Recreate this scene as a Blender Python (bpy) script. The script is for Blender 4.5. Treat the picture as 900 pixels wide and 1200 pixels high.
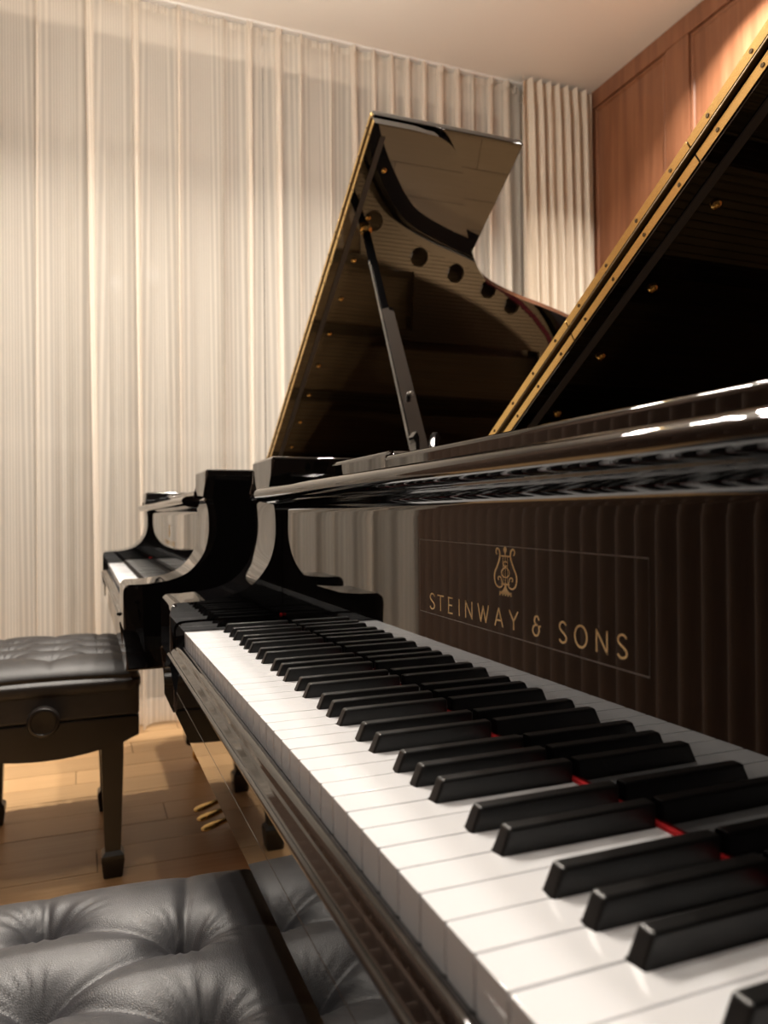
import bpy, bmesh, math, random
import numpy as np
from mathutils import Vector, Matrix
random.seed(7)
rng = np.random.default_rng(7)
scene = bpy.context.scene
for o in list(bpy.data.objects):
    bpy.data.objects.remove(o)
C = scene.collection

# ------------------------------------------------------------------ camera
CAM = (-0.12843, -1.06175, 0.88608)
YAW, PITCH, ROLL, FPX = 0.377207, 0.0040326, -0.0081540, 894.36
cam_data = bpy.data.cameras.new('camera')
cam = bpy.data.objects.new('camera', cam_data)
C.objects.link(cam)
fw = Vector((math.sin(YAW)*math.cos(PITCH), math.cos(YAW)*math.cos(PITCH), math.sin(PITCH)))
r0 = Vector((math.cos(YAW), -math.sin(YAW), 0)); u0 = r0.cross(fw)
rt = r0*math.cos(ROLL) + u0*math.sin(ROLL); up = -r0*math.sin(ROLL) + u0*math.cos(ROLL)
M = Matrix((rt, up, -fw)).transposed().to_4x4(); M.translation = Vector(CAM)
cam.matrix_world = M
cam_data.sensor_fit = 'VERTICAL'; cam_data.sensor_height = 36.0
cam_data.lens = FPX*36.0/1200.0
cam_data.clip_start = 0.01
cam_data.dof.use_dof = True
cam_data.dof.focus_distance = 0.72
cam_data.dof.aperture_fstop = 9.0
scene.camera = cam

# ------------------------------------------------------------------ world, exposure
world = bpy.data.worlds.new('night'); scene.world = world
world.use_nodes = True
world.node_tree.nodes['Background'].inputs[0].default_value = (0.012, 0.014, 0.02, 1)
world.node_tree.nodes['Background'].inputs[1].default_value = 1.0
vs = scene.view_settings
vs.view_transform = 'Standard'; vs.look = 'None'; vs.gamma = 1.0; vs.use_curve_mapping = False
vs.exposure = -0.08

# ceiling downlights: (x, y, watts)   (fixtures are built at the end of the structure)
LAMP_RGB = (1.0, 0.92, 0.82)
ROOM = dict(x0=-1.12, x1=2.38, y0=-2.8, y1=2.46, h=3.09)
LAMPS = [(-0.80, 1.20, 22), (-0.20, 1.20, 20), (0.40, 1.25, 15), (0.95, 1.20, 24), (2.08, 1.12, 42),
         (-0.45, -0.05, 3), (0.02, -0.10, 2.5), (0.86, -0.05, 8), (1.75, -0.25, 7),
         (-0.45, -1.85, 5), (0.40, -1.85, 3), (1.40, -1.85, 8)]
ADDED_GLOBES = (0.12, 0.90, 2.39, 325.0)      # added globes out of view, to brighten ceiling and curtains: x, y, z, emission

# ------------------------------------------------------------------ helpers
def tag(o, label=None, cat=None, group=None, kind=None):
    if label: o['label'] = label
    if cat: o['category'] = cat
    if group: o['group'] = group
    if kind: o['kind'] = kind
    return o

def empty(name, loc=(0, 0, 0), rz=0.0, parent=None):
    o = bpy.data.objects.new(name, None); C.objects.link(o)
    o.empty_display_size = 0.05
    o.location = loc; o.rotation_euler = (0, 0, rz)
    if parent: o.parent = parent
    return o

def weighted_normals(me, ang):
    nf = len(me.polygons)
    fn = np.zeros(nf*3); me.polygons.foreach_get('normal', fn); fn = fn.reshape(-1, 3)
    fa = np.zeros(nf); me.polygons.foreach_get('area', fa)
    vf = [[] for _ in range(len(me.vertices))]
    for p in me.polygons:
        for v in p.vertices: vf[v].append(p.index)
    ca = math.cos(math.radians(ang)); out = []
    for p in me.polygons:
        n0 = fn[p.index]
        for v in p.vertices:
            fs = vf[v]; k = fn[fs]; m = (k @ n0) >= ca
            a = fa[fs]*m
            q = (k*(a*a)[:, None]).sum(0)
            L = math.sqrt(float(q @ q))
            out.append(tuple(q/L) if L > 1e-20 else tuple(n0))
    me.normals_split_custom_set(out)

def mesh_obj(name, me, mat=None, parent=None, smooth=None):
    if mat is not None:
        if isinstance(mat, (list, tuple)):
            for m in mat: me.materials.append(m)
        else:
            me.materials.append(mat)
    if smooth is not None:
        me.polygons.foreach_set('use_smooth', [True]*len(me.polygons))
        if smooth < 179: weighted_normals(me, smooth)
    o = bpy.data.objects.new(name, me); C.objects.link(o)
    if parent: o.parent = parent
    return o

def bm_obj(name, bm, mat=None, parent=None, smooth=35):
    bmesh.ops.recalc_face_normals(bm, faces=bm.faces)
    me = bpy.data.meshes.new(name); bm.to_mesh(me); bm.free()
    return mesh_obj(name, me, mat, parent, smooth)

def pydata(name, v, f, mat=None, parent=None, smooth=180):
    me = bpy.data.meshes.new(name); me.from_pydata([tuple(map(float, p)) for p in v], [], f); me.update()
    return mesh_obj(name, me, mat, parent, smooth)

def add_box(bm, a, b, bevel=0.0, seg=2, mi=0):
    x0, y0, z0 = a; x1, y1, z1 = b
    vs_ = [bm.verts.new(p) for p in ((x0,y0,z0),(x1,y0,z0),(x1,y1,z0),(x0,y1,z0),(x0,y0,z1),(x1,y0,z1),(x1,y1,z1),(x0,y1,z1))]
    fs = [bm.faces.new([vs_[i] for i in q]) for q in ((0,3,2,1),(4,5,6,7),(0,1,5,4),(1,2,6,5),(2,3,7,6),(3,0,4,7))]
    for f in fs: f.material_index = mi
    if bevel:
        es = list({e for f in fs for e in f.edges})
        bmesh.ops.bevel(bm, geom=es, offset=bevel, segments=seg, affect='EDGES', profile=0.5)

def box_obj(name, a, b, mat, parent=None, bevel=0.0, seg=2, smooth=35):
    bm = bmesh.new(); add_box(bm, a, b, bevel, seg)
    return bm_obj(name, bm, mat, parent, smooth)

def add_prism(bm, prof, axis, t0, t1, bevel_ends=0.0, seg=2, mi=0):
    """prof: 2d closed polygon; axis 'y' -> prof=(x,z); 'z' -> prof=(x,y); 'x' -> prof=(y,z)"""
    def P(p, t):
        if axis == 'y': return (p[0], t, p[1])
        if axis == 'z': return (p[0], p[1], t)
        return (t, p[0], p[1])
    a = [bm.verts.new(P(p, t0)) for p in prof]; b = [bm.verts.new(P(p, t1)) for p in prof]
    n = len(prof)
    fs = [bm.faces.new(a), bm.faces.new(b[::-1])]
    cap_edges = list(fs[0].edges) + list(fs[1].edges)
    for i in range(n):
        fs.append(bm.faces.new((a[i], b[i], b[(i+1) % n], a[(i+1) % n])))
    for f in fs: f.material_index = mi
    if bevel_ends:
        bmesh.ops.bevel(bm, geom=cap_edges, offset=bevel_ends, segments=seg, affect='EDGES', profile=0.5)

def prism_obj(name, prof, axis, t0, t1, mat, parent=None, bevel=0.0, seg=2, smooth=35):
    bm = bmesh.new(); add_prism(bm, prof, axis, t0, t1, bevel, seg)
    return bm_obj(name, bm, mat, parent, smooth)

def add_lathe(bm, prof, center=(0,0,0), axis='z', n=24, mi=0):
    """prof: list of (radius, height)"""
    rings = []
    for r, h in prof:
        ring = []
        for k in range(n):
            a = 2*math.pi*k/n
            q = (r*math.cos(a), r*math.sin(a), h)
            if axis == 'x': q = (h, q[0], q[1])
            elif axis == 'y': q = (q[0], h, q[1])
            ring.append(bm.verts.new((q[0]+center[0], q[1]+center[1], q[2]+center[2])))
        rings.append(ring)
    for i in range(len(rings)-1):
        for k in range(n):
            f = bm.faces.new((rings[i][k], rings[i][(k+1) % n], rings[i+1][(k+1) % n], rings[i+1][k])); f.material_index = mi
    for ring in (rings[0], rings[-1]):
        f = bm.faces.new(ring); f.material_index = mi

def add_bar(bm, p0, p1, w0, w1, d0=None, d1=None, side=None, mi=0):
    """tapered rectangular bar from p0 to p1"""
    p0 = Vector(p0); p1 = Vector(p1); d = (p1-p0).normalized()
    s = Vector(side) if side else Vector((1, 0, 0))
    s = (s - d*s.dot(d)).normalized(); t = d.cross(s)
    d0 = d0 if d0 is not None else w0; d1 = d1 if d1 is not None else w1
    a = [bm.verts.new(p0 + s*(w0/2)*i + t*(d0/2)*j) for i, j in ((-1,-1),(1,-1),(1,1),(-1,1))]
    b = [bm.verts.new(p1 + s*(w1/2)*i + t*(d1/2)*j) for i, j in ((-1,-1),(1,-1),(1,1),(-1,1))]
    fs = [bm.faces.new(a[::-1]), bm.faces.new(b)] + [bm.faces.new((a[i], a[(i+1)%4], b[(i+1)%4], b[i])) for i in range(4)]
    for f in fs: f.material_index = mi
    return fs

def curve_fill(name, loops, depth, mat, parent=None, smooth=30, zbase=0.0):
    """flat filled shape with holes, loops of (x,y), extruded from z=zbase to zbase+depth"""
    cu = bpy.data.curves.new(name, 'CURVE'); cu.dimensions = '2D'; cu.fill_mode = 'BOTH'
    cu.extrude = depth/2
    for lp in loops:
        sp = cu.splines.new('POLY'); sp.points.add(len(lp)-1)
        for i, p in enumerate(lp): sp.points[i].co = (p[0], p[1], 0, 1)
        sp.use_cyclic_u = True
    tmp = bpy.data.objects.new('tmp', cu); C.objects.link(tmp)
    dg = bpy.context.evaluated_depsgraph_get(); dg.update()
    me = bpy.data.meshes.new_from_object(tmp.evaluated_get(dg))
    bpy.data.objects.remove(tmp)
    me.transform(Matrix.Translation((0, 0, zbase+depth/2)))
    me.materials.clear()
    return mesh_obj(name, me, mat, parent, smooth)

def stroke_quads(v, f, pts, w, thick, closed=False):
    """polyline ribbon in (a,b) plane with thickness c; v rows (a,b,c). w scalar or list"""
    pts = [Vector((p[0], p[1])) for p in pts]; n = len(pts)
    ws = w if isinstance(w, (list, tuple)) else [w]*n
    L = []; R_ = []
    for i in range(n):
        if closed: a, b = pts[i-1], pts[(i+1) % n]
        else: a, b = pts[max(i-1, 0)], pts[min(i+1, n-1)]
        d = (b-a).normalized(); nn = Vector((-d.y, d.x))
        L.append(pts[i]+nn*ws[i]/2); R_.append(pts[i]-nn*ws[i]/2)
    base = len(v)
    for i in range(n):
        v += [(L[i].x, L[i].y, 0), (R_[i].x, R_[i].y, 0), (L[i].x, L[i].y, thick), (R_[i].x, R_[i].y, thick)]
    m = n if closed else n-1
    for i in range(m):
        a = base+4*i; b = base+4*((i+1) % n)
        f += [(a+2, a+3, b+3, b+2), (a, b, b+1, a+1), (a, a+2, b+2, b), (a+1, b+1, b+3, a+3)]
    if not closed:
        a = base; b = base+4*(n-1)
        f += [(a, a+1, a+3, a+2), (b, b+2, b+3, b+1)]

def smooth_pts(pts, n=8, closed=False):
    """Catmull-Rom"""
    P = [np.array(p, float) for p in pts]; out = []; m = len(P)
    rngi = range(m if closed else m-1)
    for i in rngi:
        p0 = P[i-1] if (closed or i > 0) else 2*P[0]-P[1]
        p1 = P[i]; p2 = P[(i+1) % m]
        p3 = P[(i+2) % m] if (closed or i+2 < m) else 2*P[-1]-P[-2]
        for k in range(n):
            t = k/n
            out.append(tuple(0.5*((2*p1)+(-p0+p2)*t+(2*p0-5*p1+4*p2-p3)*t*t+(-p0+3*p1-3*p2+p3)*t**3)))
    if not closed: out.append(tuple(P[-1]))
    return out

def copy_tree(o, parent=None):
    c = o.copy(); C.objects.link(c)
    if parent is not None: c.parent = parent
    for ch in list(o.children): copy_tree(ch, c)
    return c

# ------------------------------------------------------------------ materials
def newmat(name):
    m = bpy.data.materials.new(name); m.use_nodes = True
    return m, m.node_tree, m.node_tree.nodes['Principled BSDF']

def plain(name, col, rough, metal=0.0, ior=1.5, coat=0.0):
    m, nt, b = newmat(name)
    b.inputs['Base Color'].default_value = (*col, 1); b.inputs['Roughness'].default_value = rough
    b.inputs['Metallic'].default_value = metal; b.inputs['IOR'].default_value = ior
    b.inputs['Coat Weight'].default_value = coat
    return m

def N(nt, kind, **kw):
    n = nt.nodes.new(kind)
    for k, v in kw.items():
        if k in n.inputs: n.inputs[k].default_value = v
        else: setattr(n, k, v)
    return n

def ramp(nt, fac, stops):
    r = nt.nodes.new('ShaderNodeValToRGB')
    el = r.color_ramp.elements
    while len(el) < len(stops): el.new(0.5)
    for e, (p, c) in zip(el, stops): e.position = p; e.color = (*c, 1)
    nt.links.new(fac, r.inputs[0]); return r

def coords(nt, kind='Object', scale=(1,1,1)):
    tc = nt.nodes.new('ShaderNodeTexCoord'); mp = nt.nodes.new('ShaderNodeMapping')
    mp.inputs['Scale'].default_value = scale
    nt.links.new(tc.outputs[kind], mp.inputs['Vector']); return mp.outputs['Vector']

EBONY = plain('polished_ebony', (0.0030, 0.0028, 0.0030), 0.02, ior=1.70)
# tiny dust specks on the polish
def mat_ebony_key():
    m, nt, b = newmat('ebony_key')
    v = coords(nt, 'Object', (40, 400, 400))
    nz = N(nt, 'ShaderNodeTexNoise', Scale=4.0, Detail=4.0); nt.links.new(v, nz.inputs['Vector'])
    r = ramp(nt, nz.outputs[0], [(0.3, (0.003, 0.003, 0.003)), (0.75, (0.008, 0.0075, 0.0075))])
    nt.links.new(r.outputs[0], b.inputs['Base Color'])
    b.inputs['Roughness'].default_value = 0.36
    return m
BLACKKEY = mat_ebony_key()
WHITEKEY = plain('white_key_plastic', (0.80, 0.805, 0.825), 0.05, ior=1.5)
BRASS = plain('brass', (0.83, 0.56, 0.20), 0.24, metal=1.0)
BRASS_DARK = plain('screw_slot_dark', (0.10, 0.06, 0.02), 0.5, metal=1.0)
GOLD_INK = plain('gold_inlay', (0.95, 0.66, 0.31), 0.5, metal=0.0)
IRON = plain('bronze_painted_iron', (0.20, 0.12, 0.05), 0.42, metal=0.5)
STEEL = plain('string_steel', (0.45, 0.42, 0.38), 0.35, metal=1.0)
RED_FELT = plain('red_felt', (0.62, 0.015, 0.02), 0.95)
DARK_RED_FELT = plain('dark_red_felt', (0.16, 0.012, 0.015), 0.95)
GREY_FELT = plain('grey_felt', (0.10, 0.095, 0.095), 0.95)
FILM_EDGE = plain('clear_film_edge', (0.22, 0.20, 0.18), 0.3)
RUBBER = plain('black_rubber', (0.01, 0.01, 0.01), 0.6)
SATIN_BLACK = plain('satin_black_wood', (0.008, 0.006, 0.005), 0.33)
GLASS_DARK = plain('night_window_glass', (0.02, 0.022, 0.028), 0.02, ior=1.1)
FRAME_GREY = plain('window_frame_grey', (0.07, 0.068, 0.07), 0.5)
PLASTER = plain('plaster', (0.88, 0.84, 0.78), 0.85)
DARK_WALL = plain('dark_walnut_wall', (0.045, 0.028, 0.02), 0.5)
METAL_WHITE = plain('white_metal', (0.8, 0.78, 0.75), 0.4)

def mat_soundboard():
    m, nt, b = newmat('spruce_soundboard')
    v = coords(nt, 'Object', (3, 120, 3))
    nz = N(nt, 'ShaderNodeTexNoise', Scale=1.0, Detail=3.0); nt.links.new(v, nz.inputs['Vector'])
    r = ramp(nt, nz.outputs[0], [(0.3, (0.30, 0.17, 0.07)), (0.7, (0.40, 0.24, 0.10))])
    nt.links.new(r.outputs[0], b.inputs['Base Color']); b.inputs['Roughness'].default_value = 0.35
    return m
SPRUCE = mat_soundboard()

def mat_plank():
    m, nt, b = newmat('oak_plank')
    oi = nt.nodes.new('ShaderNodeObjectInfo')
    tc = nt.nodes.new('ShaderNodeTexCoord')
    add = N(nt, 'ShaderNodeVectorMath', operation='MULTIPLY_ADD')
    add.inputs[1].default_value = (1.2, 14, 1); 
    cmb = nt.nodes.new('ShaderNodeCombineXYZ')
    mul = N(nt, 'ShaderNodeMath', operation='MULTIPLY'); mul.inputs[1].default_value = 57.0
    nt.links.new(oi.outputs['Random'], mul.inputs[0]); nt.links.new(mul.outputs[0], cmb.inputs[0]); nt.links.new(mul.outputs[0], cmb.inputs[1])
    nt.links.new(tc.outputs['Object'], add.inputs[0]); nt.links.new(cmb.outputs[0], add.inputs[2])
    nz = N(nt, 'ShaderNodeTexNoise', Scale=2.2, Detail=6.0, Roughness=0.6); nt.links.new(add.outputs[0], nz.inputs['Vector'])
    r = ramp(nt, nz.outputs[0], [(0.25, (0.44, 0.255, 0.115)), (0.55, (0.56, 0.35, 0.17)), (0.8, (0.62, 0.41, 0.215))])
    hs = nt.nodes.new('ShaderNodeHueSaturation')
    mr = N(nt, 'ShaderNodeMapRange'); mr.inputs[3].default_value = 0.82; mr.inputs[4].default_value = 1.12
    nt.links.new(oi.outputs['Random'], mr.inputs[0]); nt.links.new(mr.outputs[0], hs.inputs['Value'])
    nt.links.new(r.outputs[0], hs.inputs['Color']); nt.links.new(hs.outputs[0], b.inputs['Base Color'])
    b.inputs['Roughness'].default_value = 0.38
    return m
OAK = mat_plank()

def mat_panel():
    m, nt, b = newmat('reddish_wood_panel')
    v = coords(nt, 'Object', (1, 14, 0.9))
    nz = N(nt, 'ShaderNodeTexNoise', Scale=1.6, Detail=7.0, Roughness=0.6, Distortion=0.4); nt.links.new(v, nz.inputs['Vector'])
    v2 = coords(nt, 'Object', (1, 160, 5))
    n2 = N(nt, 'ShaderNodeTexNoise', Scale=1.5, Detail=3.0); nt.links.new(v2, n2.inputs['Vector'])
    mx = N(nt, 'ShaderNodeMath', operation='MULTIPLY_ADD'); mx.inputs[1].default_value = 0.35
    nt.links.new(n2.outputs[0], mx.inputs[0]); nt.links.new(nz.outputs[0], mx.inputs[2])
    r = ramp(nt, mx.outputs[0], [(0.35, (0.15, 0.058, 0.029)), (0.7, (0.26, 0.108, 0.054)), (0.95, (0.34, 0.152, 0.082))])
    nt.links.new(r.outputs[0], b.inputs['Base Color']); b.inputs['Roughness'].default_value = 0.33
    return m
PANEL = mat_panel()

def mat_sheer():
    m, nt, b = newmat('sheer_striped_voile')
    for n in list(nt.nodes):
        if n.type == 'BSDF_PRINCIPLED': nt.nodes.remove(n)
    out = nt.nodes['Material Output']
    uv = nt.nodes.new('ShaderNodeUVMap'); sep = nt.nodes.new('ShaderNodeSeparateXYZ')
    nt.links.new(uv.outputs[0], sep.inputs[0])
    mul = N(nt, 'ShaderNodeMath', operation='MULTIPLY'); mul.inputs[1].default_value = 2*math.pi/0.0105
    sn = N(nt, 'ShaderNodeMath', operation='SINE')
    nt.links.new(sep.outputs[0], mul.inputs[0]); nt.links.new(mul.outputs[0], sn.inputs[0])
    mr = N(nt, 'ShaderNodeMapRange'); mr.inputs[1].default_value = -0.6; mr.inputs[2].default_value = 0.9
    mr.inputs[3].default_value = 0.44; mr.inputs[4].default_value = 0.28      # share let through between/inside the woven stripes
    nt.links.new(sn.outputs[0], mr.inputs[0])
    dif = N(nt, 'ShaderNodeBsdfDiffuse'); dif.inputs[0].default_value = (0.88, 0.815, 0.725, 1)
    trl = N(nt, 'ShaderNodeBsdfTranslucent'); trl.inputs[0].default_value = (0.88, 0.815, 0.725, 1)
    mx = nt.nodes.new('ShaderNodeMixShader'); mx.inputs[0].default_value = 0.3
    nt.links.new(dif.outputs[0], mx.inputs[1]); nt.links.new(trl.outputs[0], mx.inputs[2])
    tr = nt.nodes.new('ShaderNodeBsdfTransparent')
    m2 = nt.nodes.new('ShaderNodeMixShader')
    nt.links.new(mr.outputs[0], m2.inputs[0]); nt.links.new(mx.outputs[0], m2.inputs[1]); nt.links.new(tr.outputs[0], m2.inputs[2])
    nt.links.new(m2.outputs[0], out.inputs[0])
    return m
SHEER = mat_sheer()
def mat_header():
    m, nt, b = newmat('voile_header')
    b.inputs['Base Color'].default_value = (0.82, 0.76, 0.70, 1); b.inputs['Roughness'].default_value = 0.9
    return m
HEADER = mat_header()

def mat_drape(name, c0, c1, sc=400):
    m, nt, b = newmat(name)
    uv = nt.nodes.new('ShaderNodeUVMap'); mp = nt.nodes.new('ShaderNodeMapping'); mp.inputs['Scale'].default_value = (sc, 6, 1)
    nt.links.new(uv.outputs[0], mp.inputs[0])
    nz = N(nt, 'ShaderNodeTexNoise', Scale=1.0, Detail=2.0); nt.links.new(mp.outputs[0], nz.inputs['Vector'])
    r = ramp(nt, nz.outputs[0], [(0.3, c0), (0.7, c1)])
    nt.links.new(r.outputs[0], b.inputs['Base Color']); b.inputs['Roughness'].default_value = 0.85
    b.inputs['Sheen Weight'].default_value = 0.2
    return m
DRAPE = mat_drape('beige_drape', (0.66, 0.58, 0.48), (0.77, 0.69, 0.58))
BROWN_DRAPE = mat_drape('brown_drape', (0.12, 0.072, 0.048), (0.17, 0.105, 0.07))

def mat_leather(name, c, rough, bump=0.28):
    m, nt, b = newmat(name)
    v = coords(nt, 'Object', (1, 1, 1))
    vo = N(nt, 'ShaderNodeTexVoronoi', Scale=560.0, feature='DISTANCE_TO_EDGE'); nt.links.new(v, vo.inputs['Vector'])
    nz = N(nt, 'ShaderNodeTexNoise', Scale=60.0, Detail=4.0); nt.links.new(v, nz.inputs['Vector'])
    mrr = N(nt, 'ShaderNodeMapRange'); mrr.inputs[2].default_value = 0.25
    nt.links.new(vo.outputs[0], mrr.inputs[0])
    ad = N(nt, 'ShaderNodeMath', operation='MULTIPLY_ADD'); ad.inputs[1].default_value = 0.6
    nt.links.new(mrr.outputs[0], ad.inputs[0]); nt.links.new(nz.outputs[0], ad.inputs[2])
    bp = N(nt, 'ShaderNodeBump', Strength=bump, Distance=0.0006); nt.links.new(ad.outputs[0], bp.inputs['Height'])
    nt.links.new(bp.outputs[0], b.inputs['Normal'])
    r = ramp(nt, nz.outputs[0], [(0.3, tuple(x*0.85 for x in c)), (0.7, tuple(x*1.15 for x in c))])
    nt.links.new(r.outputs[0], b.inputs['Base Color']); b.inputs['Roughness'].default_value = rough
    return m
LEATHER = mat_leather('black_leather', (0.034, 0.034, 0.038), 0.43)
LEATHER2 = mat_leather('black_leather_matte', (0.011, 0.0095, 0.0095), 0.52)

# ------------------------------------------------------------------ room shell
RX0, RX1, RY0, RY1, RH = ROOM['x0'], ROOM['x1'], ROOM['y0'], ROOM['y1'], ROOM['h']
fl = box_obj('floor', (RX0-0.1, RY0-0.1, -0.12), (RX1+0.1, RY1+0.1, -0.012), plain('subfloor', (0.10, 0.06, 0.03), 0.8))
tag(fl, 'light oak plank floor under both pianos', 'floor', kind='structure')
PW, PL = 0.14, 1.1
plank_me = None
nrow = int((RY1-RY0)/PW)+1
for j in range(nrow):
    y = RY0 + j*PW
    x = RX0 - ((j*0.41) % 1.0)*PL
    while x < RX1:
        a = max(x, RX0); b_ = min(x+PL, RX1); wj = min(PW, RY1-y)
        if b_-a > 0.05 and wj > 0.03:
            if plank_me is None:
                bm = bmesh.new(); add_box(bm, (-0.5, -0.5, -0.012), (0.5, 0.5, 0.0))
                o = bm_obj('plank', bm, OAK, fl, None); plank_me = o.data
            else:
                o = bpy.data.objects.new('plank', plank_me); C.objects.link(o); o.parent = fl
            o.location = ((a+b_)/2, y+wj/2, random.uniform(-0.0006, 0.0))
            o.scale = (b_-a-0.0022, wj-0.0022, 1)
        x += PL
ce = box_obj('ceiling', (RX0-0.1, RY0-0.1, RH), (RX1+0.1, RY1+0.1, RH+0.12), PLASTER)
tag(ce, 'plain warm white plaster ceiling', 'ceiling', kind='structure')
tag(box_obj('wall_left', (RX0-0.12, RY0-0.1, 0), (RX0, RY1+0.1, RH), PLASTER), 'plaster wall behind the brown drape', 'wall', kind='structure')
tag(box_obj('wall_back', (RX0, RY0-0.12, 0), (RX1, RY0, RH), DARK_WALL), 'dark walnut wall behind the camera', 'wall', kind='structure')
# far wall: window wall behind the sheers
WZ0, WZ1 = 0.08, 3.0
wx0, wx1 = RX0+0.05, 1.98
bm = bmesh.new()
add_box(bm, (RX0, RY1, 0), (RX1, RY1+0.14, WZ0)); add_box(bm, (RX0, RY1, WZ1), (RX1, RY1+0.14, RH))
add_box(bm, (RX0, RY1, WZ0), (wx0, RY1+0.14, WZ1)); add_box(bm, (wx1, RY1, WZ0), (RX1, RY1+0.14, WZ1))
tag(bm_obj('wall_far', bm, PLASTER, None, None), 'plaster wall around the tall window behind the curtains', 'wall', kind='structure')
win = empty('window_1', ((wx0+wx1)/2, RY1+0.05, WZ0))
tag(win, 'tall dark night window behind the sheer curtains', 'window', kind='structure')
ox = (wx0+wx1)/2; hw = (wx1-wx0)/2
def wbox(name, a, b, mat): return box_obj(name, a, b, mat, win, 0.004, 1)
wbox('frame', (-hw, -0.03, 0), (hw, 0.03, 0.05), FRAME_GREY); wbox('frame', (-hw, -0.03, WZ1-WZ0-0.05), (hw, 0.03, WZ1-WZ0), FRAME_GREY)
nb = 3
for i in range(nb+1):
    cx = -hw+0.025+i*(2*hw-0.05)/nb
    wbox('mullion', (cx-0.025, -0.03, 0.05), (cx+0.025, 0.03, WZ1-WZ0-0.05), FRAME_GREY)
for (za, zb) in ((2.53, 2.66), (1.17, 1.28)):
    wbox('transom', (-hw+0.05, -0.035, za-WZ0), (hw-0.05, 0.03, zb-WZ0), FRAME_GREY)
zs = [0.05, 1.17-WZ0, 1.28-WZ0, 2.53-WZ0, 2.66-WZ0, WZ1-WZ0-0.05]
for i in range(nb):
    c0 = -hw+0.05+i*(2*hw-0.05)/nb; c1 = -hw+i*(2*hw-0.05)/nb+(2*hw-0.05)/nb
    for q in range(3):
        box_obj('pane', (c0, -0.006, zs[2*q]), (c1, 0.006, zs[2*q+1]), GLASS_DARK, win)
# right wall: wood panelling, stiles, rails and raised panels
wr = box_obj('wall_right', (RX1+0.012, RY0-0.1, 0), (RX1+0.15, RY1+0.1, RH), PLASTER)
tag(wr, 'reddish brown wood panelled wall beside the beige drape', 'wall', kind='structure')
box_obj('rail', (RX1-0.012, RY0, 3.0), (RX1+0.012, 2.44, RH), PANEL, wr, 0.003, 1)
box_obj('rail', (RX1-0.010, RY0, 0.0), (RX1+0.012, 2.44, 0.16), PANEL, wr, 0.003, 1)
box_obj('rail', (RX1-0.010, RY0, 0.92), (RX1+0.012, 2.44, 1.06), PANEL, wr, 0.003, 1)
y = 2.375; edges = []
while y > RY0:
    y0, y1 = max(y-0.145, RY0), y
    for za, zb in ((0.16, 0.92), (1.06, 3.0)):
        box_obj('stile', (RX1-0.010, y0, za), (RX1+0.012, y1, zb), PANEL, wr, 0.004, 2)
    edges.append((y0, y1)); y -= 0.672
for i in range(len(edges)-1):
    pa, pb = edges[i+1][1]+0.002, edges[i][0]-0.002
    for za, zb in ((0.162, 0.918), (1.062, 2.998)):
        bm = bmesh.new()
        def ring(d, x): return [bm.verts.new(p) for p in ((x, pa+d, za+d), (x, pb-d, za+d), (x, pb-d, zb-d), (x, pa+d, zb-d))]
        rs = [ring(0, RX1+0.012), ring(0, RX1+0.0), ring(0.010, RX1-0.006), ring(0.018, RX1-0.002), ring(0.022, RX1+0.004)]
        for a, b2 in zip(rs, rs[1:]):
            for k in range(4): bm.faces.new((a[k], a[(k+1)%4], b2[(k+1)%4], b2[k]))
        bm.faces.new(rs[-1]); bm.faces.new(rs[0])
        bm_obj('panel', bm, PANEL, wr, 25)

# ------------------------------------------------------------------ ceiling downlights
def downlight(x, y, w):
    r = empty('downlight', (x, y, RH))
    tag(r, 'small round recessed ceiling spot above the camera view', 'ceiling light', 'recessed spots in the ceiling')
    bm = bmesh.new()
    add_lathe(bm, [(0.036, 0.0), (0.055, 0.0), (0.056, -0.004), (0.050, -0.008), (0.037, -0.006), (0.036, 0.0)], n=28)
    bm_obj('trim_ring', bm, METAL_WHITE, r)
    ld = bpy.data.lights.new('lamp', 'AREA'); ld.shape = 'DISK'; ld.size = 0.07; ld.energy = w; ld.color = LAMP_RGB
    ld.spread = math.radians(118)
    lo = bpy.data.objects.new('lamp', ld); C.objects.link(lo); lo.parent = r; lo.location = (0, 0, -0.004)
for L_ in LAMPS: downlight(*L_)

# ------------------------------------------------------------------ added fill light: three unseen globes for ceiling and curtains
def added_globes(x, y, z, e):
    r = empty('added_fill_light', (x, y, RH))
    tag(r, 'added fill light above the view, three glowing globes brightening ceiling and curtains', 'added fill light')
    m, nt, b = newmat('added_globe_glow')
    b.inputs['Base Color'].default_value = (0.9, 0.88, 0.84, 1)
    b.inputs['Emission Color'].default_value = (1.0, 0.91, 0.80, 1); b.inputs['Emission Strength'].default_value = e
    bm = bmesh.new(); add_lathe(bm, [(0.06, 0.0), (0.06, -0.02), (0.012, -0.03), (0.006, -0.03)], n=24)
    bm_obj('canopy', bm, BRASS, r)
    bm = bmesh.new(); add_lathe(bm, [(0.005, -0.028), (0.005, z-RH+0.16)], n=10); bm_obj('rod', bm, BRASS, r)
    for k in range(3):
        a = 2*math.pi*k/3+0.4; px, py = 0.20*math.cos(a), 0.20*math.sin(a)
        bm = bmesh.new(); add_bar(bm, (0, 0, z-RH+0.165), (px, py, z-RH+0.12), 0.010, 0.008); bm_obj('arm', bm, BRASS, r)
        bm = bmesh.new(); bmesh.ops.create_uvsphere(bm, u_segments=28, v_segments=16, radius=0.045)
        bmesh.ops.translate(bm, verts=bm.verts, vec=(px, py, z-RH+0.055)); bm_obj('globe', bm, m, r, 180)
added_globes(*ADDED_GLOBES)

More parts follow.
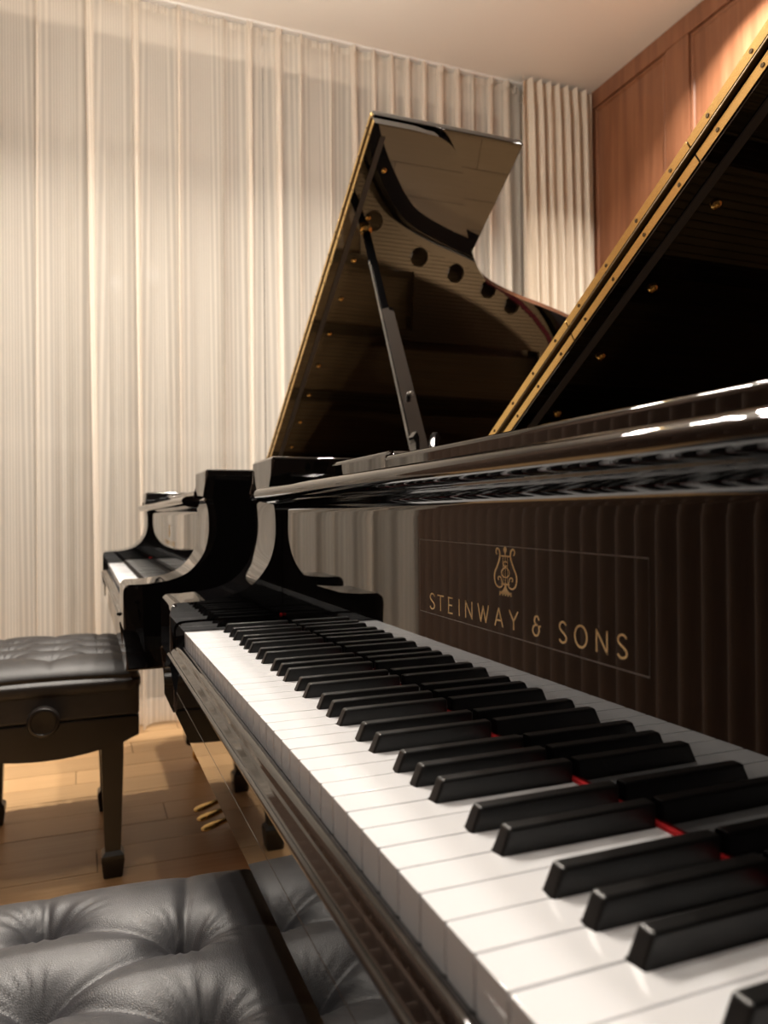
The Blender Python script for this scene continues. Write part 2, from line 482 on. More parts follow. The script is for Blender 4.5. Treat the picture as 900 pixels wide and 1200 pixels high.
# ------------------------------------------------------------------ curtains
def cloth(name, xs, zs_, yfun, mat, parent=None, thick=0.0):
    """grid x (param) by z; yfun(x,z)->(x,y)"""
    nx, nz_ = len(xs), len(zs_)
    V = np.zeros((nz_, nx, 3)); U = np.zeros((nz_, nx, 2))
    for j, z in enumerate(zs_):
        px, py = yfun(xs, z)
        V[j, :, 0] = px; V[j, :, 1] = py; V[j, :, 2] = z
        U[j, :, 1] = z
    for j in range(nz_): U[j, :, 0] = xs
    idx = np.arange(nx*nz_).reshape(nz_, nx)
    F = np.stack([idx[:-1, :-1], idx[:-1, 1:], idx[1:, 1:], idx[1:, :-1]], -1).reshape(-1, 4)
    me = bpy.data.meshes.new(name); me.from_pydata(V.reshape(-1, 3).tolist(), [], F.tolist()); me.update()
    uvl = me.uv_layers.new(name='UVMap')
    li = np.zeros(len(me.loops), dtype=np.int32); me.loops.foreach_get('vertex_index', li)
    uvl.data.foreach_set('uv', U.reshape(-1, 2)[li].ravel())
    return mesh_obj(name, me, mat, parent, 180)

pleats = [-1.05, -0.86, -0.665, -0.475, -0.282, -0.089, 0.093, 0.272, 0.463, 0.575, 0.705, 0.811, 0.956, 1.062, 1.165, 1.255, 1.339, 1.425, 1.510, 1.605, 1.697, 1.79, 1.88]
PR = {p: (random.uniform(0.7, 1.3), random.uniform(-0.045, 0.045), random.uniform(0, 6.28)) for p in pleats}
CY = 2.315
for p_ in (0.575, 0.705): PR[p_] = (1.2, 0.0, 0.0)
def sheer_fun(a, b):
    ps = pleats
    def fn(xs, z):
        t = 1-(z/3.07)                       # 0 top .. 1 floor
        y = np.full_like(xs, CY); x = xs.copy()
        for p in ps:
            g, drift, ph = PR[p]
            c = p+drift*t*0.7
            L_ = 0.100+0.035*t                                   # length of cloth taken up by the pinched fold
            q = (xs-c)/L_
            m = np.abs(q) < 0.5
            win_ = np.where(m, np.cos(np.pi*np.clip(q, -0.5, 0.5))**2, 0)
            x -= np.where(m, np.sin(2*np.pi*q)*L_*0.29*g*(1-0.30*t), 0)   # three layers over one another
            y -= win_*(0.030+0.030*t)*g
        grow = min(1.0, 0.02+t**1.3*1.7)
        fold = np.sin(xs*2*math.pi/0.187+1.1*np.sin(xs*3.1))*0.026+np.sin(xs*2*math.pi/0.083+1.7*np.sin(xs*4.7+1))*0.010
        y += fold*grow
        return x, y
    return fn
zz = np.concatenate([np.linspace(0.012, 2.7, 40), np.linspace(2.74, 3.065, 14)])
def sheer(a, b, label):
    o = empty('sheer_curtain', ((a+b)/2, CY, 0))
    tag(o, label, 'curtain', 'sheer curtains on the window wall')
    c = cloth('fabric', np.linspace(a, b, int((b-a)/0.003)), zz, sheer_fun(a, b), SHEER)
    c.parent = o; c.matrix_parent_inverse = Matrix.Translation((-(a+b)/2, -CY, 0))
    def hf(xs, z):
        x, y = sheer_fun(a, b)(xs, 3.06)
        return x, y-0.004-0.005*np.sin(xs*2*math.pi/0.034+np.sin(xs*31))
    h = cloth('header', np.arange(a, b, 0.0035), np.linspace(3.040, 3.075, 6), hf, SHEER)
    h.parent = o; h.matrix_parent_inverse = Matrix.Translation((-(a+b)/2, -CY, 0))
    return o
sheer(RX0+0.03, 0.6385, 'white pinstriped sheer curtain filling the left of the window wall')
sheer(0.641, 1.975, 'white pinstriped sheer curtain behind the raised far piano lid')
# hem weights of the sheers
tr = empty('curtain_track', (0.6, CY, RH))
tag(tr, 'slim white curtain track under the ceiling above the sheers', 'curtain track')
box_obj('track_profile', (RX0-0.6+0.02, -0.03, -0.012), (RX1-0.6-0.05, 0.03, 0.0), METAL_WHITE, tr, 0.003, 1)

def drape_fun(x0, x1, ybase, per, amp):
    def fn(xs, z):
        t = 1-z/3.05
        ph = xs*2*math.pi/per+0.9*np.sin(xs*9)
        a = amp*(0.55+0.45*min(1, t*2.5))
        y = ybase - a*(0.5+0.5*np.sin(ph)) - 0.010*np.sin(ph*2.7+1)*(1 if t > 0.05 else t/0.05)
        x = xs + 0.30*per*0.5*np.cos(ph)*0.5
        return x, y
    return fn
d = cloth('beige_drape', np.arange(1.925, 2.345, 0.003), np.concatenate([np.linspace(0.012, 2.9, 30), np.linspace(2.93, 3.07, 12)]), drape_fun(1.93, 2.345, 2.235, 0.056, 0.075), DRAPE)
tag(d, 'beige pleated drape hanging in the corner beside the wood panelling', 'curtain')
# brown drape along the left wall (seen mirrored in the fallboard)
ys = np.arange(RY0+0.05, 2.19, 0.005)
V = []; F = []
zl = [0.012, 0.8, 1.6, 2.4, 3.06]
for z in zl:
    ph = ys*2*math.pi/0.083+0.5*np.sin(ys*3.0)
    xx = RX0+0.05+0.026*np.sin(ph)
    V += [(x, y, z) for x, y in zip(xx, ys)]
n_ = len(ys)
for j in range(len(zl)-1):
    for i in range(n_-1):
        F.append((j*n_+i, j*n_+i+1, (j+1)*n_+i+1, (j+1)*n_+i))
bd = pydata('brown_drape', V, F, BROWN_DRAPE, None, 180)
uvl = bd.data.uv_layers.new(name='UVMap')
for lp in bd.data.loops:
    co = bd.data.vertices[lp.vertex_index].co; uvl.data[lp.index].uv = (co.y, co.z)
tag(bd, 'dark brown pleated drape covering the wall opposite the fallboards', 'curtain')

# ------------------------------------------------------------------ grand piano
# local frame: x into the piano from the white key fronts, y towards the bass, key tops at z = KZ
KZ = 0.73; WK = 0.02345; KB = 52*WK; MG = 0.145
RIMZ = 0.972; HINGE_Z = 0.984
LX0 = 0.561                                       # front edge of the main lid
LIDC = [(0.700, 1.487), (0.734, 1.484), (0.775, 1.466), (0.807, 1.435), (0.836, 1.392), (0.862, 1.336), (0.893, 1.271), (0.947, 1.189), (1.008, 1.116), (1.065, 1.076), (1.177, 1.037), (1.290, 1.009), (1.390, 0.981), (1.53, 0.935), (1.67, 0.860), (1.80, 0.75), (1.90, 0.60), (1.955, 0.42), (1.95, 0.24), (1.88, 0.09), (1.77, 0.015), (1.70, 0.0)]
LW = 1.4895
LIDCURVE = smooth_pts([(0.60, LW), (0.66, LW)]+LIDC, 5)

WHITE = {}
SH_OFF = {'C': (None, -.0022), 'D': (-.0022, .0022), 'E': (.0022, None), 'F': (None, -.0030), 'G': (-.0030, 0.0), 'A': (0.0, .0030), 'B': (.0030, None)}
SHW = 0.0104
def white_mesh(kind):
    g = 0.00034; lo, hi = SH_OFF[kind.rstrip('0123456789_x')] if kind not in ('A_first', 'C_last') else ((None, .0030) if kind == 'A_first' else (None, None))
    w = WK-2*g; xh = 0.0479; xt = 0.158; cl = SHW/2+0.0006
    # y runs towards the bass: +w/2 = bass side
    b0 = w/2; t0 = -w/2
    bt = b0 if lo is None else (WK/2 - lo - cl)      # bass-side boundary behind the sharp
    tt = t0 if hi is None else (-WK/2 - hi + cl)
    r = 0.0014
    poly = [(0, b0-r), (0, t0+r), (r*0.3, t0+r*0.3), (r, t0)]
    if hi is not None: poly += [(xh, t0), (xh, tt)]
    poly += [(xt, tt if hi is not None else t0), (xt, bt if lo is not None else b0)]
    if lo is not None: poly += [(xh, bt), (xh, b0)]
    poly += [(r, b0), (r*0.3, b0-r*0.3)]
    bm = bmesh.new()
    add_prism(bm, poly, 'z', KZ-0.021, KZ)
    top = [f for f in bm.faces if f.normal.z > 0.9 or all(abs(v.co.z-KZ) < 1e-6 for v in f.verts)]
    es = [e for e in bm.edges if all(abs(v.co.z-KZ) < 1e-6 for v in e.verts)]
    bmesh.ops.bevel(bm, geom=es, offset=0.0006, segments=2, affect='EDGES', profile=0.5)
    bmesh.ops.recalc_face_normals(bm, faces=bm.faces)
    me = bpy.data.meshes.new('white_key'); bm.to_mesh(me); bm.free()
    me.materials.append(WHITEKEY)
    me.polygons.foreach_set('use_smooth', [True]*len(me.polygons)); weighted_normals(me, 40)
    return me
def black_mesh():
    bm = bmesh.new()
    zb, zt = KZ-0.008, KZ+0.0116; hb, ht = SHW/2, SHW/2-0.0009
    x0, x1 = 0.0447, 0.1372
    P = [(x0, -hb, zb), (x1, -hb, zb), (x1, hb, zb), (x0, hb, zb), (x0+0.0086, -ht, zt), (x1, -ht, zt+0.0), (x1, ht, zt+0.0), (x0+0.0086, ht, zt)]
    vs_ = [bm.verts.new(p) for p in P]
    for q in ((0,3,2,1),(4,5,6,7),(0,1,5,4),(1,2,6,5),(2,3,7,6),(3,0,4,7)): bm.faces.new([vs_[i] for i in q])
    bmesh.ops.bevel(bm, geom=list(bm.edges), offset=0.0016, segments=3, affect='EDGES', profile=0.5)
    bmesh.ops.recalc_face_normals(bm, faces=bm.faces)
    me = bpy.data.meshes.new('black_key'); bm.to_mesh(me); bm.free()
    me.materials.append(BLACKKEY)
    me.polygons.foreach_set('use_smooth', [True]*len(me.polygons)); weighted_normals(me, 50)
    return me

# ---- letters of the name (cap height 1, y down the word)
def arc(cx, cy, rx, ry, a0, a1, n=14):
    return [(cx+rx*math.cos(math.radians(a0+(a1-a0)*i/n)), cy+ry*math.sin(math.radians(a0+(a1-a0)*i/n))) for i in range(n+1)]
def glyph(ch, w):
    """strokes in a box w wide, 1 tall"""
    if ch == 'S':
        return [smooth_pts([(w*0.90, 0.86), (w*0.70, 0.97), (w*0.42, 0.985), (w*0.16, 0.88), (w*0.12, 0.70), (w*0.34, 0.56), (w*0.66, 0.44), (w*0.90, 0.28), (w*0.82, 0.10), (w*0.52, 0.012), (w*0.24, 0.04), (w*0.06, 0.15)], 5)]
    if ch == 'T': return [[(w/2, 0), (w/2, 1)], [(0, 0.97), (w, 0.97)]]
    if ch == 'E': return [[(0.08, 0), (0.08, 1)], [(0.02, 0.97), (w, 0.97)], [(0.05, 0.52), (w*0.9, 0.52)], [(0.02, 0.03), (w, 0.03)]]
    if ch == 'I': return [[(w/2, 0), (w/2, 1)]]
    if ch == 'N': return [[(0.06, 0), (0.06, 1)], [(0.04, 1), (w-0.04, 0)], [(w-0.06, 0), (w-0.06, 1)]]
    if ch == 'W': return [[(0.02, 1), (w*0.27, 0)], [(w*0.27, 0), (w*0.5, 0.92)], [(w*0.5, 0.92), (w*0.73, 0)], [(w*0.73, 0), (w-0.02, 1)]]
    if ch == 'A': return [[(0.02, 0), (w*0.5, 1)], [(w*0.5, 1), (w-0.02, 0)], [(w*0.2, 0.33), (w*0.8, 0.33)]]
    if ch == 'Y': return [[(0.02, 1), (w*0.5, 0.45)], [(w-0.02, 1), (w*0.5, 0.45)], [(w*0.5, 0.47), (w*0.5, 0)]]
    if ch == 'O': return [arc(w/2, 0.5, w/2-0.03, 0.49, 0, 360, 28)]
    if ch == '&':
        return [smooth_pts([(w*0.80, 0.80), (w*0.62, 0.98), (w*0.34, 0.93), (w*0.26, 0.72), (w*0.44, 0.57), (w*0.62, 0.55)], 5),
                smooth_pts([(w*0.44, 0.57), (w*0.14, 0.44), (w*0.06, 0.20), (w*0.30, 0.02), (w*0.62, 0.06), (w*0.80, 0.28), (w*0.76, 0.48), (w*0.98, 0.52)], 5)]
    return []
NAME = [('S', -.4882, -.4985), ('T', -.5030, -.5143), ('E', -.5220, -.5299), ('I', -.5395, -.5428), ('N', -.5508, -.5624), ('W', -.5706, -.5866), ('A', -.5950, -.6062), ('Y', -.6143, -.6258), ('&', -.6428, -.6525), ('S', -.6720, -.6803), ('O', -.6877, -.6998), ('N', -.7075, -.7182), ('S', -.7258, -.7345)]
FBX = 0.139                                         # fallboard face

def to_board(v):                                    # (a along -y from y0, b up, c proud) -> local xyz on the fallboard face
    return [(FBX-0.00005-p[2], p[0], p[1]) for p in v]

def make_piano(label_root, angle, loc):
    P = empty('grand_piano', loc)
    # --- keybed, key slip, arms, key blocks
    yb, yt = MG, -KB-MG
    prof = [(-0.011, 0.618), (-0.011, 0.6490), (-0.0104, 0.6495), (-0.011, 0.6500), (-0.011, 0.694), (0.30, 0.694), (0.30, 0.618)]
    prism_obj('keybed', prof, 'y', yt+0.1330, yb-0.1330, EBONY, P, 0)
    slip = smooth_pts([(-0.0020, 0.7060), (-0.0026, 0.7115), (-0.0052, 0.7142), (-0.0085, 0.7142), (-0.0112, 0.7122), (-0.0122, 0.7100)], 4)[:-1] + \
           [(-0.0125, 0.7092), (-0.0136, 0.7085)] + smooth_pts([(-0.0142, 0.7078), (-0.0165, 0.7055), (-0.0182, 0.7038)], 3) + \
           [(-0.0190, 0.7034)] + smooth_pts([(-0.0202, 0.7040), (-0.0222, 0.7030), (-0.0226, 0.7008), (-0.0210, 0.6988), (-0.0188, 0.6980)], 4) + [(-0.0165, 0.6960), (-0.0165, 0.690), (-0.0020, 0.690)]
    prism_obj('key_slip', slip, 'y', -KB+0.0, 0.0, EBONY, P, 0, smooth=28)
    S = smooth_pts([(-0.0175, 0.752), (-0.0165, 0.760), (-0.012, 0.7672), (-0.004, 0.7685), (0.02, 0.769), (0.060, 0.774), (0.094, 0.788), (0.1185, 0.817), (0.1285, 0.850), (0.1295, 0.883), (0.1265, 0.905), (0.121, 0.9155)], 5)
    armp = [(-0.0135, 0.618), (-0.0135, 0.688), (-0.0150, 0.690), (-0.0175, 0.692)] + S + [(0.1245, 0.920), (0.1245, RIMZ-0.004), (0.1285, RIMZ), (0.30, RIMZ), (0.30, 0.618)]
    for a, b in ((0.0125, MG), (-KB-MG, -KB-0.0125)):
        prism_obj('arm', armp, 'y', a, b, EBONY, P, 0.005, 3, smooth=30)
    kb = smooth_pts([(-0.0110, 0.722), (-0.0110, 0.732), (-0.0080, 0.7385), (-0.0010, 0.7415), (0.02, 0.7425)], 4)
    kbp = [(-0.0110, 0.690)] + kb + [(0.10, 0.7430), (0.137, 0.7430), (0.137, 0.690)]
    for a, b in ((0.0008, 0.0122), (-KB-0.0122, -KB-0.0008)):
        prism_obj('key_block', kbp, 'y', a, b, EBONY, P, 0.002, 2, smooth=30)
    # --- keys
    names = 'ABCDEFG'
    cache = {}
    bkey = black_mesh()
    for i in range(52):
        nm = names[i % 7]; kind = 'A_first' if i == 0 else ('C_last' if i == 51 else nm)
        if kind not in cache: cache[kind] = white_mesh(kind)
        o = bpy.data.objects.new('white_key', cache[kind]); C.objects.link(o); o.parent = P
        o.location = (0, -(i+0.5)*WK, random.uniform(-0.00015, 0.00015))
        nxt = {'A': .0030, 'C': -.0022, 'D': .0022, 'F': -.0030, 'G': 0.0}.get(nm)
        if nxt is not None and i < 51:
            k = bpy.data.objects.new('black_key', bkey); C.objects.link(k); k.parent = P
            k.location = (0, -((i+1)*WK+nxt), random.uniform(-0.0002, 0.0002))
    box_obj('red_felt', (0.1362, -KB, KZ+0.0002), (0.1405, 0.0, KZ+0.0021), RED_FELT, P)
    box_obj('red_felt', (0.1345, 0.0085, KZ+0.0130), (0.1385, 0.0115, KZ+0.0170), RED_FELT, P, 0.0008, 1)
    # --- fallboard: flat face, cove, rounded lip
    lipc = smooth_pts([(0.1175, 0.9045), (0.108, 0.9065), (0.1015, 0.9105), (0.0985, 0.9160), (0.1000, 0.9215), (0.106, 0.9252), (0.116, 0.9268)], 5)
    fb = [(FBX, KZ+0.0026), (FBX, 0.884), (FBX, 0.886)] + smooth_pts([(0.1388, 0.890), (0.1375, 0.8950), (0.1340, 0.9000), (0.1285, 0.9030)], 4) + [(0.1265, 0.9022)] + lipc + \
         [(0.150, 0.9300), (0.160, 0.9300), (0.160, KZ+0.0026)]
    FB = prism_obj('fallboard', fb, 'y', -KB-0.010, 0.010, EBONY, P, 0.002, 3, smooth=24)
    # protective film around the name
    v = []; f = []
    stroke_quads(v, f, [(-.4688, .8050), (-.7510, .8025), (-.7510, .8630), (-.4688, .8652)], 0.00055, 0.00012, closed=True)
    pydata('name_film_edge', to_board(v), f, FILM_EDGE, FB, None)
    for ch, ya, yb_ in NAME:
        w_m = ya-yb_; H = 0.0127; z0 = 0.8087
        v = []; f = []
        gl = glyph(ch, w_m/H)
        for st in gl:
            pts = [(ya-p[0]*H, z0+p[1]*H) for p in st]
            closed = ch == 'O'
            if closed: pts = pts[:-1]
            wd = 0.0012 if ch in 'SO&' else 0.00112
            stroke_quads(v, f, pts, wd, 0.0002, closed)
        pydata('letter', to_board(v), f, GOLD_INK, FB, None)
    # lyre emblem: frame, scrolls, strings, foot, monogram
    def lp(a, b): return (-.6097-(a-322)/10/8.92/100*1.0, 0.8637-(b-410)*0.0000578)
    sx = 0.000114
    def L(a, b): return (-.6098-(a-328)*sx, 0.8637-(b-410)*0.0000578)
    v = []; f = []
    Wt = 0.00125
    left = smooth_pts([(232, 505), (222, 480), (224, 445), (244, 434), (262, 460), (268, 510), (258, 570), (232, 650), (206, 720), (200, 790), (215, 860), (250, 893), (284, 880), (296, 850)], 5)
    right = [(656-a, b) for a, b in left]
    for s in (left, right):
        pts = [L(a, b) for a, b in s]
        stroke_quads(v, f, pts, [Wt*(0.7+0.5*math.sin(math.pi*i/(len(pts)-1))) for i in range(len(pts))], 0.0002)
    inl = smooth_pts([(250, 810), (244, 785), (256, 765), (276, 775), (284, 810), (296, 845)], 5)
    for s in (inl, [(656-a, b) for a, b in inl]): stroke_quads(v, f, [L(a, b) for a, b in s], Wt*0.7, 0.0002)
    stroke_quads(v, f, [L(266, 518), L(390, 518)], Wt*0.8, 0.0002)
    stroke_quads(v, f, [L(282, 848), L(374, 848)], Wt, 0.0002)
    for a in (302, 328, 354): stroke_quads(v, f, [L(a, 518), L(a, 845)], 0.0004, 0.00015)
    mono = smooth_pts([(356, 600), (336, 580), (310, 595), (312, 630), (344, 655), (372, 690), (370, 740), (330, 768), (290, 745), (286, 695), (316, 660), (346, 625)], 5)
    stroke_quads(v, f, [L(a, b) for a, b in mono], Wt*0.62, 0.00022)
    b0 = len(v)
    stroke_quads(v, f, [L(328, 405), L(328, 420), L(328, 440), L(328, 458), L(328, 480), L(328, 515)], [0.0008, 0.0030, 0.0042, 0.0036, 0.0012, 0.0008], 0.0002)
    stroke_quads(v, f, [L(328, 848), L(328, 885), L(328, 915), L(328, 945), L(328, 968)], [0.0016, 0.0028, 0.0058, 0.0118, 0.0150], 0.0002)
    for a in (270, 300, 328, 356, 386): stroke_quads(v, f, [L(a, 940), L(a+(a-328)*0.12, 985)], [0.0022, 0.0012], 0.0002)
    pydata('lyre_emblem', to_board(v), f, GOLD_INK, FB, None)
    # --- rim: bent outer case
    out = [(0.28, 0.0), (1.70, 0.0)]
    inner_w = 0.055
    outer = [(0.29, LW-0.006)] + [(x-0.004, w-0.006 if w > 0.02 else max(w, 0.0)+0.002) for x, w in LIDCURVE] + [(0.29, 0.0)]
    outer = [(x, MG-w) for x, w in outer]
    # offset inward
    oc = np.array(outer); n = len(oc)
    inn = []
    for i in range(n):
        a = oc[max(i-1, 0)]; b = oc[min(i+1, n-1)]; d_ = (b-a)/np.linalg.norm(b-a)
        inn.append(oc[i]+np.array([-d_[1], d_[0]])*inner_w)
    bm = bmesh.new()
    A = [bm.verts.new((p[0], p[1], 0.618)) for p in outer]; B = [bm.verts.new((p[0], p[1], RIMZ)) for p in outer]
    A2 = [bm.verts.new((p[0], p[1], 0.618)) for p in inn]; B2 = [bm.verts.new((p[0], p[1], RIMZ)) for p in inn]
    for i in range(n-1):
        bm.faces.new((A[i], A[i+1], B[i+1], B[i])); bm.faces.new((A2[i+1], A2[i], B2[i], B2[i+1]))
        bm.faces.new((B[i], B[i+1], B2[i+1], B2[i])); bm.faces.new((A[i+1], A[i], A2[i], A2[i+1]))
    for i in (0, n-1): bm.faces.new((A[i], B[i], B2[i], A2[i]))
    bm_obj('case_rim', bm, EBONY, P, 40)
    inner_loop = [tuple(p) for p in inn]
    # soundboard closing the rim
    curve_fill('soundboard', [inner_loop], 0.012, SPRUCE, P, zbase=0.80)
    # --- cast iron plate with openings and a row of round holes
    pl = []
    ic = np.array(inn)
    for i in range(n):
        a = ic[max(i-1, 0)]; b = ic[min(i+1, n-1)]; d_ = (b-a)/np.linalg.norm(b-a)
        pl.append(tuple(ic[i]+np.array([-d_[1], d_[0]])*0.006))
    holes = []
    # openings between the struts: strips running backwards, ended before the bent side
    def wmax(x):
        xs_ = [p[0] for p in LIDCURVE]; ws_ = [p[1] for p in LIDCURVE]
        best = LW
        for i in range(len(xs_)-1):
            if xs_[i] <= x <= xs_[i+1]: best = ws_[i]+(ws_[i+1]-ws_[i])*(x-xs_[i])/(xs_[i+1]-xs_[i]); break
        return best
    strips = [(0.12, 0.34), (0.38, 0.60), (0.64, 0.86), (0.90, 1.10), (1.14, 1.32)]
    for (wa, wb) in strips:
        xe = LX0
        for q in range(200):
            x = 0.62+q*0.007
            if x < 1.88 and wmax(x) > wb+0.19: xe = x
        if xe > 0.72: holes.append([(0.60, MG-wa), (xe, MG-wa), (xe-0.03, MG-wb), (0.60, MG-wb)])
    for x in np.arange(0.86, 1.75, 0.15):
        if wmax(x) < LW-0.01:
            i = np.argmin([abs(p[0]-x) for p in LIDCURVE]); a = np.array(LIDCURVE[i-1]); b = np.array(LIDCURVE[min(i+1, len(LIDCURVE)-1)])
            d_ = (b-a)/np.linalg.norm(b-a); nn = np.array([d_[1], -d_[0]])
            c = np.array(LIDCURVE[i])+nn*0.135
            if 0.1 < c[1] < 1.42: holes.append([(c[0]+0.036*math.cos(t), MG-(c[1]+0.036*math.sin(t))) for t in np.linspace(0, 2*math.pi, 20, endpoint=False)])
    plate = curve_fill('iron_plate', [pl]+holes, 0.016, IRON, P, zbase=0.872)
    # strings
    v = []; f = []
    for i in range(88):
        w = 0.10+i*(1.36-0.10)/87; y = MG-w
        x1 = 0.66
        for q in range(120):
            x = 0.62+q*0.01
            if x < 1.84 and wmax(x) > w+0.10: x1 = x
        b0 = len(v); r = 0.0006
        v += [(0.44, y-r, 0.900), (0.44, y+r, 0.900), (x1, y+r, 0.893), (x1, y-r, 0.893), (0.44, y, 0.902), (x1, y, 0.895)]
        f += [(b0, b0+4, b0+5, b0+3), (b0+4, b0+1, b0+2, b0+5), (b0, b0+3, b0+2, b0+1)]
    tag(pydata('strings', v, f, STEEL, P, None), kind='stuff')
    bm = bmesh.new()
    for i in range(120):
        w = 0.10+(i % 60)*(1.36-0.10)/59; x = 0.37+0.03*(i//60)+0.012*(i % 2)
        add_lathe(bm, [(0.0034, 0.886), (0.0034, 0.914), (0.0028, 0.916)], (x, MG-w, 0), n=6)
    tag(bm_obj('tuning_pins', bm, STEEL, P), kind='stuff')
    bm = bmesh.new()
    for i in range(66):
        w = 0.11+i*0.0165
        add_box(bm, (0.50, MG-w-0.0055, 0.905), (0.565, MG-w+0.0055, 0.928))
    tag(bm_obj('dampers', bm, SATIN_BLACK, P), kind='stuff')
    v = []; f = []
    stroke_quads(v, f, [(x-0.03, MG-w+0.105) for x, w in LIDCURVE[72:98:3]], 0.018, 0.004)
    pydata('red_felt_strip', [(a, b, c+0.889) for a, b, c in v], f, DARK_RED_FELT, P, None)
    # pin block cover behind the desk
    # --- music desk, folded flat, on its sliding frame
    ymid = -KB/2
    dk = [(0.166, 0.932)] + smooth_pts([(0.166, 0.943), (0.1675, 0.9468), (0.171, 0.9485)], 4) + [(0.420, 0.9485), (0.420, 0.932)]
    D_ = prism_obj('music_desk', dk, 'y', ymid-0.29, ymid+0.29, EBONY, P, 0.006, 3)
    sh = [(0.178, 0.9245)] + smooth_pts([(0.178, 0.950), (0.1795, 0.9545), (0.184, 0.9565)], 4) + [(0.26, 0.9565), (0.26, 0.9245)]
    for s in (-1, 1):
        prism_obj('desk_slide', sh, 'y', ymid+s*0.405-0.10, ymid+s*0.405+0.10, EBONY, P, 0.012, 4)
    box_obj('desk_frame', (0.162, ymid-0.60, 0.9235), (0.44, ymid+0.60, 0.9315), EBONY, P, 0.003, 2)
    # --- lid: main leaf, folded front flap, hinge leaves, bumpers
    TH = 0.021
    lid_out = [(LX0, 0.0), (LX0, -LW)] + [(x, -w) for x, w in LIDCURVE]
    LID = curve_fill('lid', [lid_out], TH, EBONY, P, zbase=0.0)
    LID.location = (0, MG, HINGE_Z); LID.rotation_euler = (-angle, 0, 0)
    FZ = TH+0.007
    flap = box_obj('lid_flap', (LX0+0.002, -LW-0.004, FZ), (LX0+0.413, 0.0, FZ+0.020), EBONY, LID, 0.003, 2)
    # border bead under the front edge of the lid
    box_obj('lid_felt', (LX0+0.023, -LW+0.03, -0.0022), (LX0+0.036, -0.03, 0.0), GREY_FELT, LID)
    nseg = 5; sl = LW/nseg
    for q in range(nseg):
        for (za, zb) in ((0.0035, 0.0165), (FZ+0.0035, FZ+0.0165)):
            bm = bmesh.new()
            y0_, y1_ = -(q+1)*sl+0.0012, -q*sl-0.0012
            add_box(bm, (LX0-0.0018, y0_, za), (LX0+0.004, y1_, zb))
            k = 0; yy = y0_+0.035
            while yy < y1_-0.02:
                add_lathe(bm, [(0.0028, -0.0021), (0.0025, -0.0026), (0.0001, -0.0026)], (LX0, yy, (za+zb)/2), 'x', 10, mi=1); yy += 0.075
            o = bm_obj('hinge_leaf', bm, [BRASS, BRASS_DARK], LID)
    bm = bmesh.new(); add_lathe(bm, [(0.0042, -LW+0.002), (0.0042, -0.002)], (LX0-0.001, 0, (TH+FZ)/2), 'y', 12)
    bm_obj('hinge_pin', bm, BRASS_DARK, LID)
    bump_me = None
    for q in range(10):
        w = 0.136+q*0.1378
        if bump_me is None:
            bm = bmesh.new(); add_lathe(bm, [(0.0070, 0.0), (0.0070, -0.0025), (0.0055, -0.0045), (0.003, -0.0055), (0.0001, -0.0058)], n=16)
            o = bm_obj('bumper', bm, BRASS, LID); bump_me = o.data
        else:
            o = bpy.data.objects.new('bumper', bump_me); C.objects.link(o); o.parent = LID
        o.location = (LX0+0.060, -w, 0)
    # --- prop stick between treble rim and lid
    wc = 1.205                                        # contact on the lid
    def on_lid(x, w, dz=0.0): return Vector((x, MG-w*math.cos(angle)+dz*math.sin(angle), HINGE_Z+w*math.sin(angle)+dz*math.cos(angle)))
    top = on_lid(0.623, wc); base = Vector((0.575, -1.318, 0.972))
    bm = bmesh.new()
    d_ = (top-base); side = (1, 0, 0)
    cut = base+d_*0.68
    add_bar(bm, base, top, 0.030, 0.020, 0.016, 0.013, side)
    bmesh.ops.bevel(bm, geom=list(bm.edges), offset=0.003, segments=2, affect='EDGES')
    stick = bm_obj('lid_prop', bm, EBONY, P)
    bm = bmesh.new()
    off = Vector((0.016, 0.004, 0))
    add_bar(bm, base+d_*0.04+off, base+d_*0.62+off, 0.024, 0.018, 0.018, 0.014, side)
    bmesh.ops.bevel(bm, geom=list(bm.edges), offset=0.003, segments=2, affect='EDGES')
    bm_obj('short_prop', bm, EBONY, stick)
    bm = bmesh.new()
    add_lathe(bm, [(0.0045, -0.014), (0.0055, -0.012), (0.0055, 0.012), (0.0045, 0.014)], tuple(base+d_*0.27+Vector((0.008, -0.012, 0))), 'y', 12)
    bm_obj('pivot_screw', bm, STEEL, stick)
    bm = bmesh.new()
    for s in (-1, 1):
        pr_ = [(0.0, 0.0), (0.020, 0.006), (0.026, 0.028), (0.014, 0.050), (0.016, 0.068), (0.024, 0.080), (0.012, 0.092), (0.004, 0.080)]
        vs0 = [(base.x+s*(0.014+a*0.75)+0.006, z+0.0) for a, z in pr_]
        add_prism(bm, [(x, base.z-0.006+z) for x, z in vs0], 'y', base.y-0.011, base.y+0.013)
    bm_obj('prop_bracket', bm, EBONY, stick, 40)
    bm = bmesh.new()
    tb = on_lid(0.623, wc, -0.002)
    add_lathe(bm, [(0.016, 0.0), (0.016, -0.010), (0.010, -0.014), (0.0001, -0.014)], (0, 0, 0), 'z', 18)
    cup = bm_obj('prop_cup', bm, BRASS, LID); cup.location = (0.623, -wc, 0.0)
    # --- legs
    def leg(x, y):
        bm = bmesh.new()
        def ring(h, z): return [bm.verts.new((x+i*h, y+j*h, z)) for i, j in ((-1,-1),(1,-1),(1,1),(-1,1))]
        prof = [(0.070, 0.62), (0.070, 0.575), (0.060, 0.565), (0.062, 0.52), (0.040, 0.15), (0.038, 0.125), (0.046, 0.115), (0.046, 0.085), (0.036, 0.075)]
        rs = [ring(h, z) for h, z in prof]
        bm.faces.new(rs[0]); bm.faces.new(rs[-1])
        for a, b in zip(rs, rs[1:]):
            for k in range(4): bm.faces.new((a[k], a[(k+1)%4], b[(k+1)%4], b[k]))
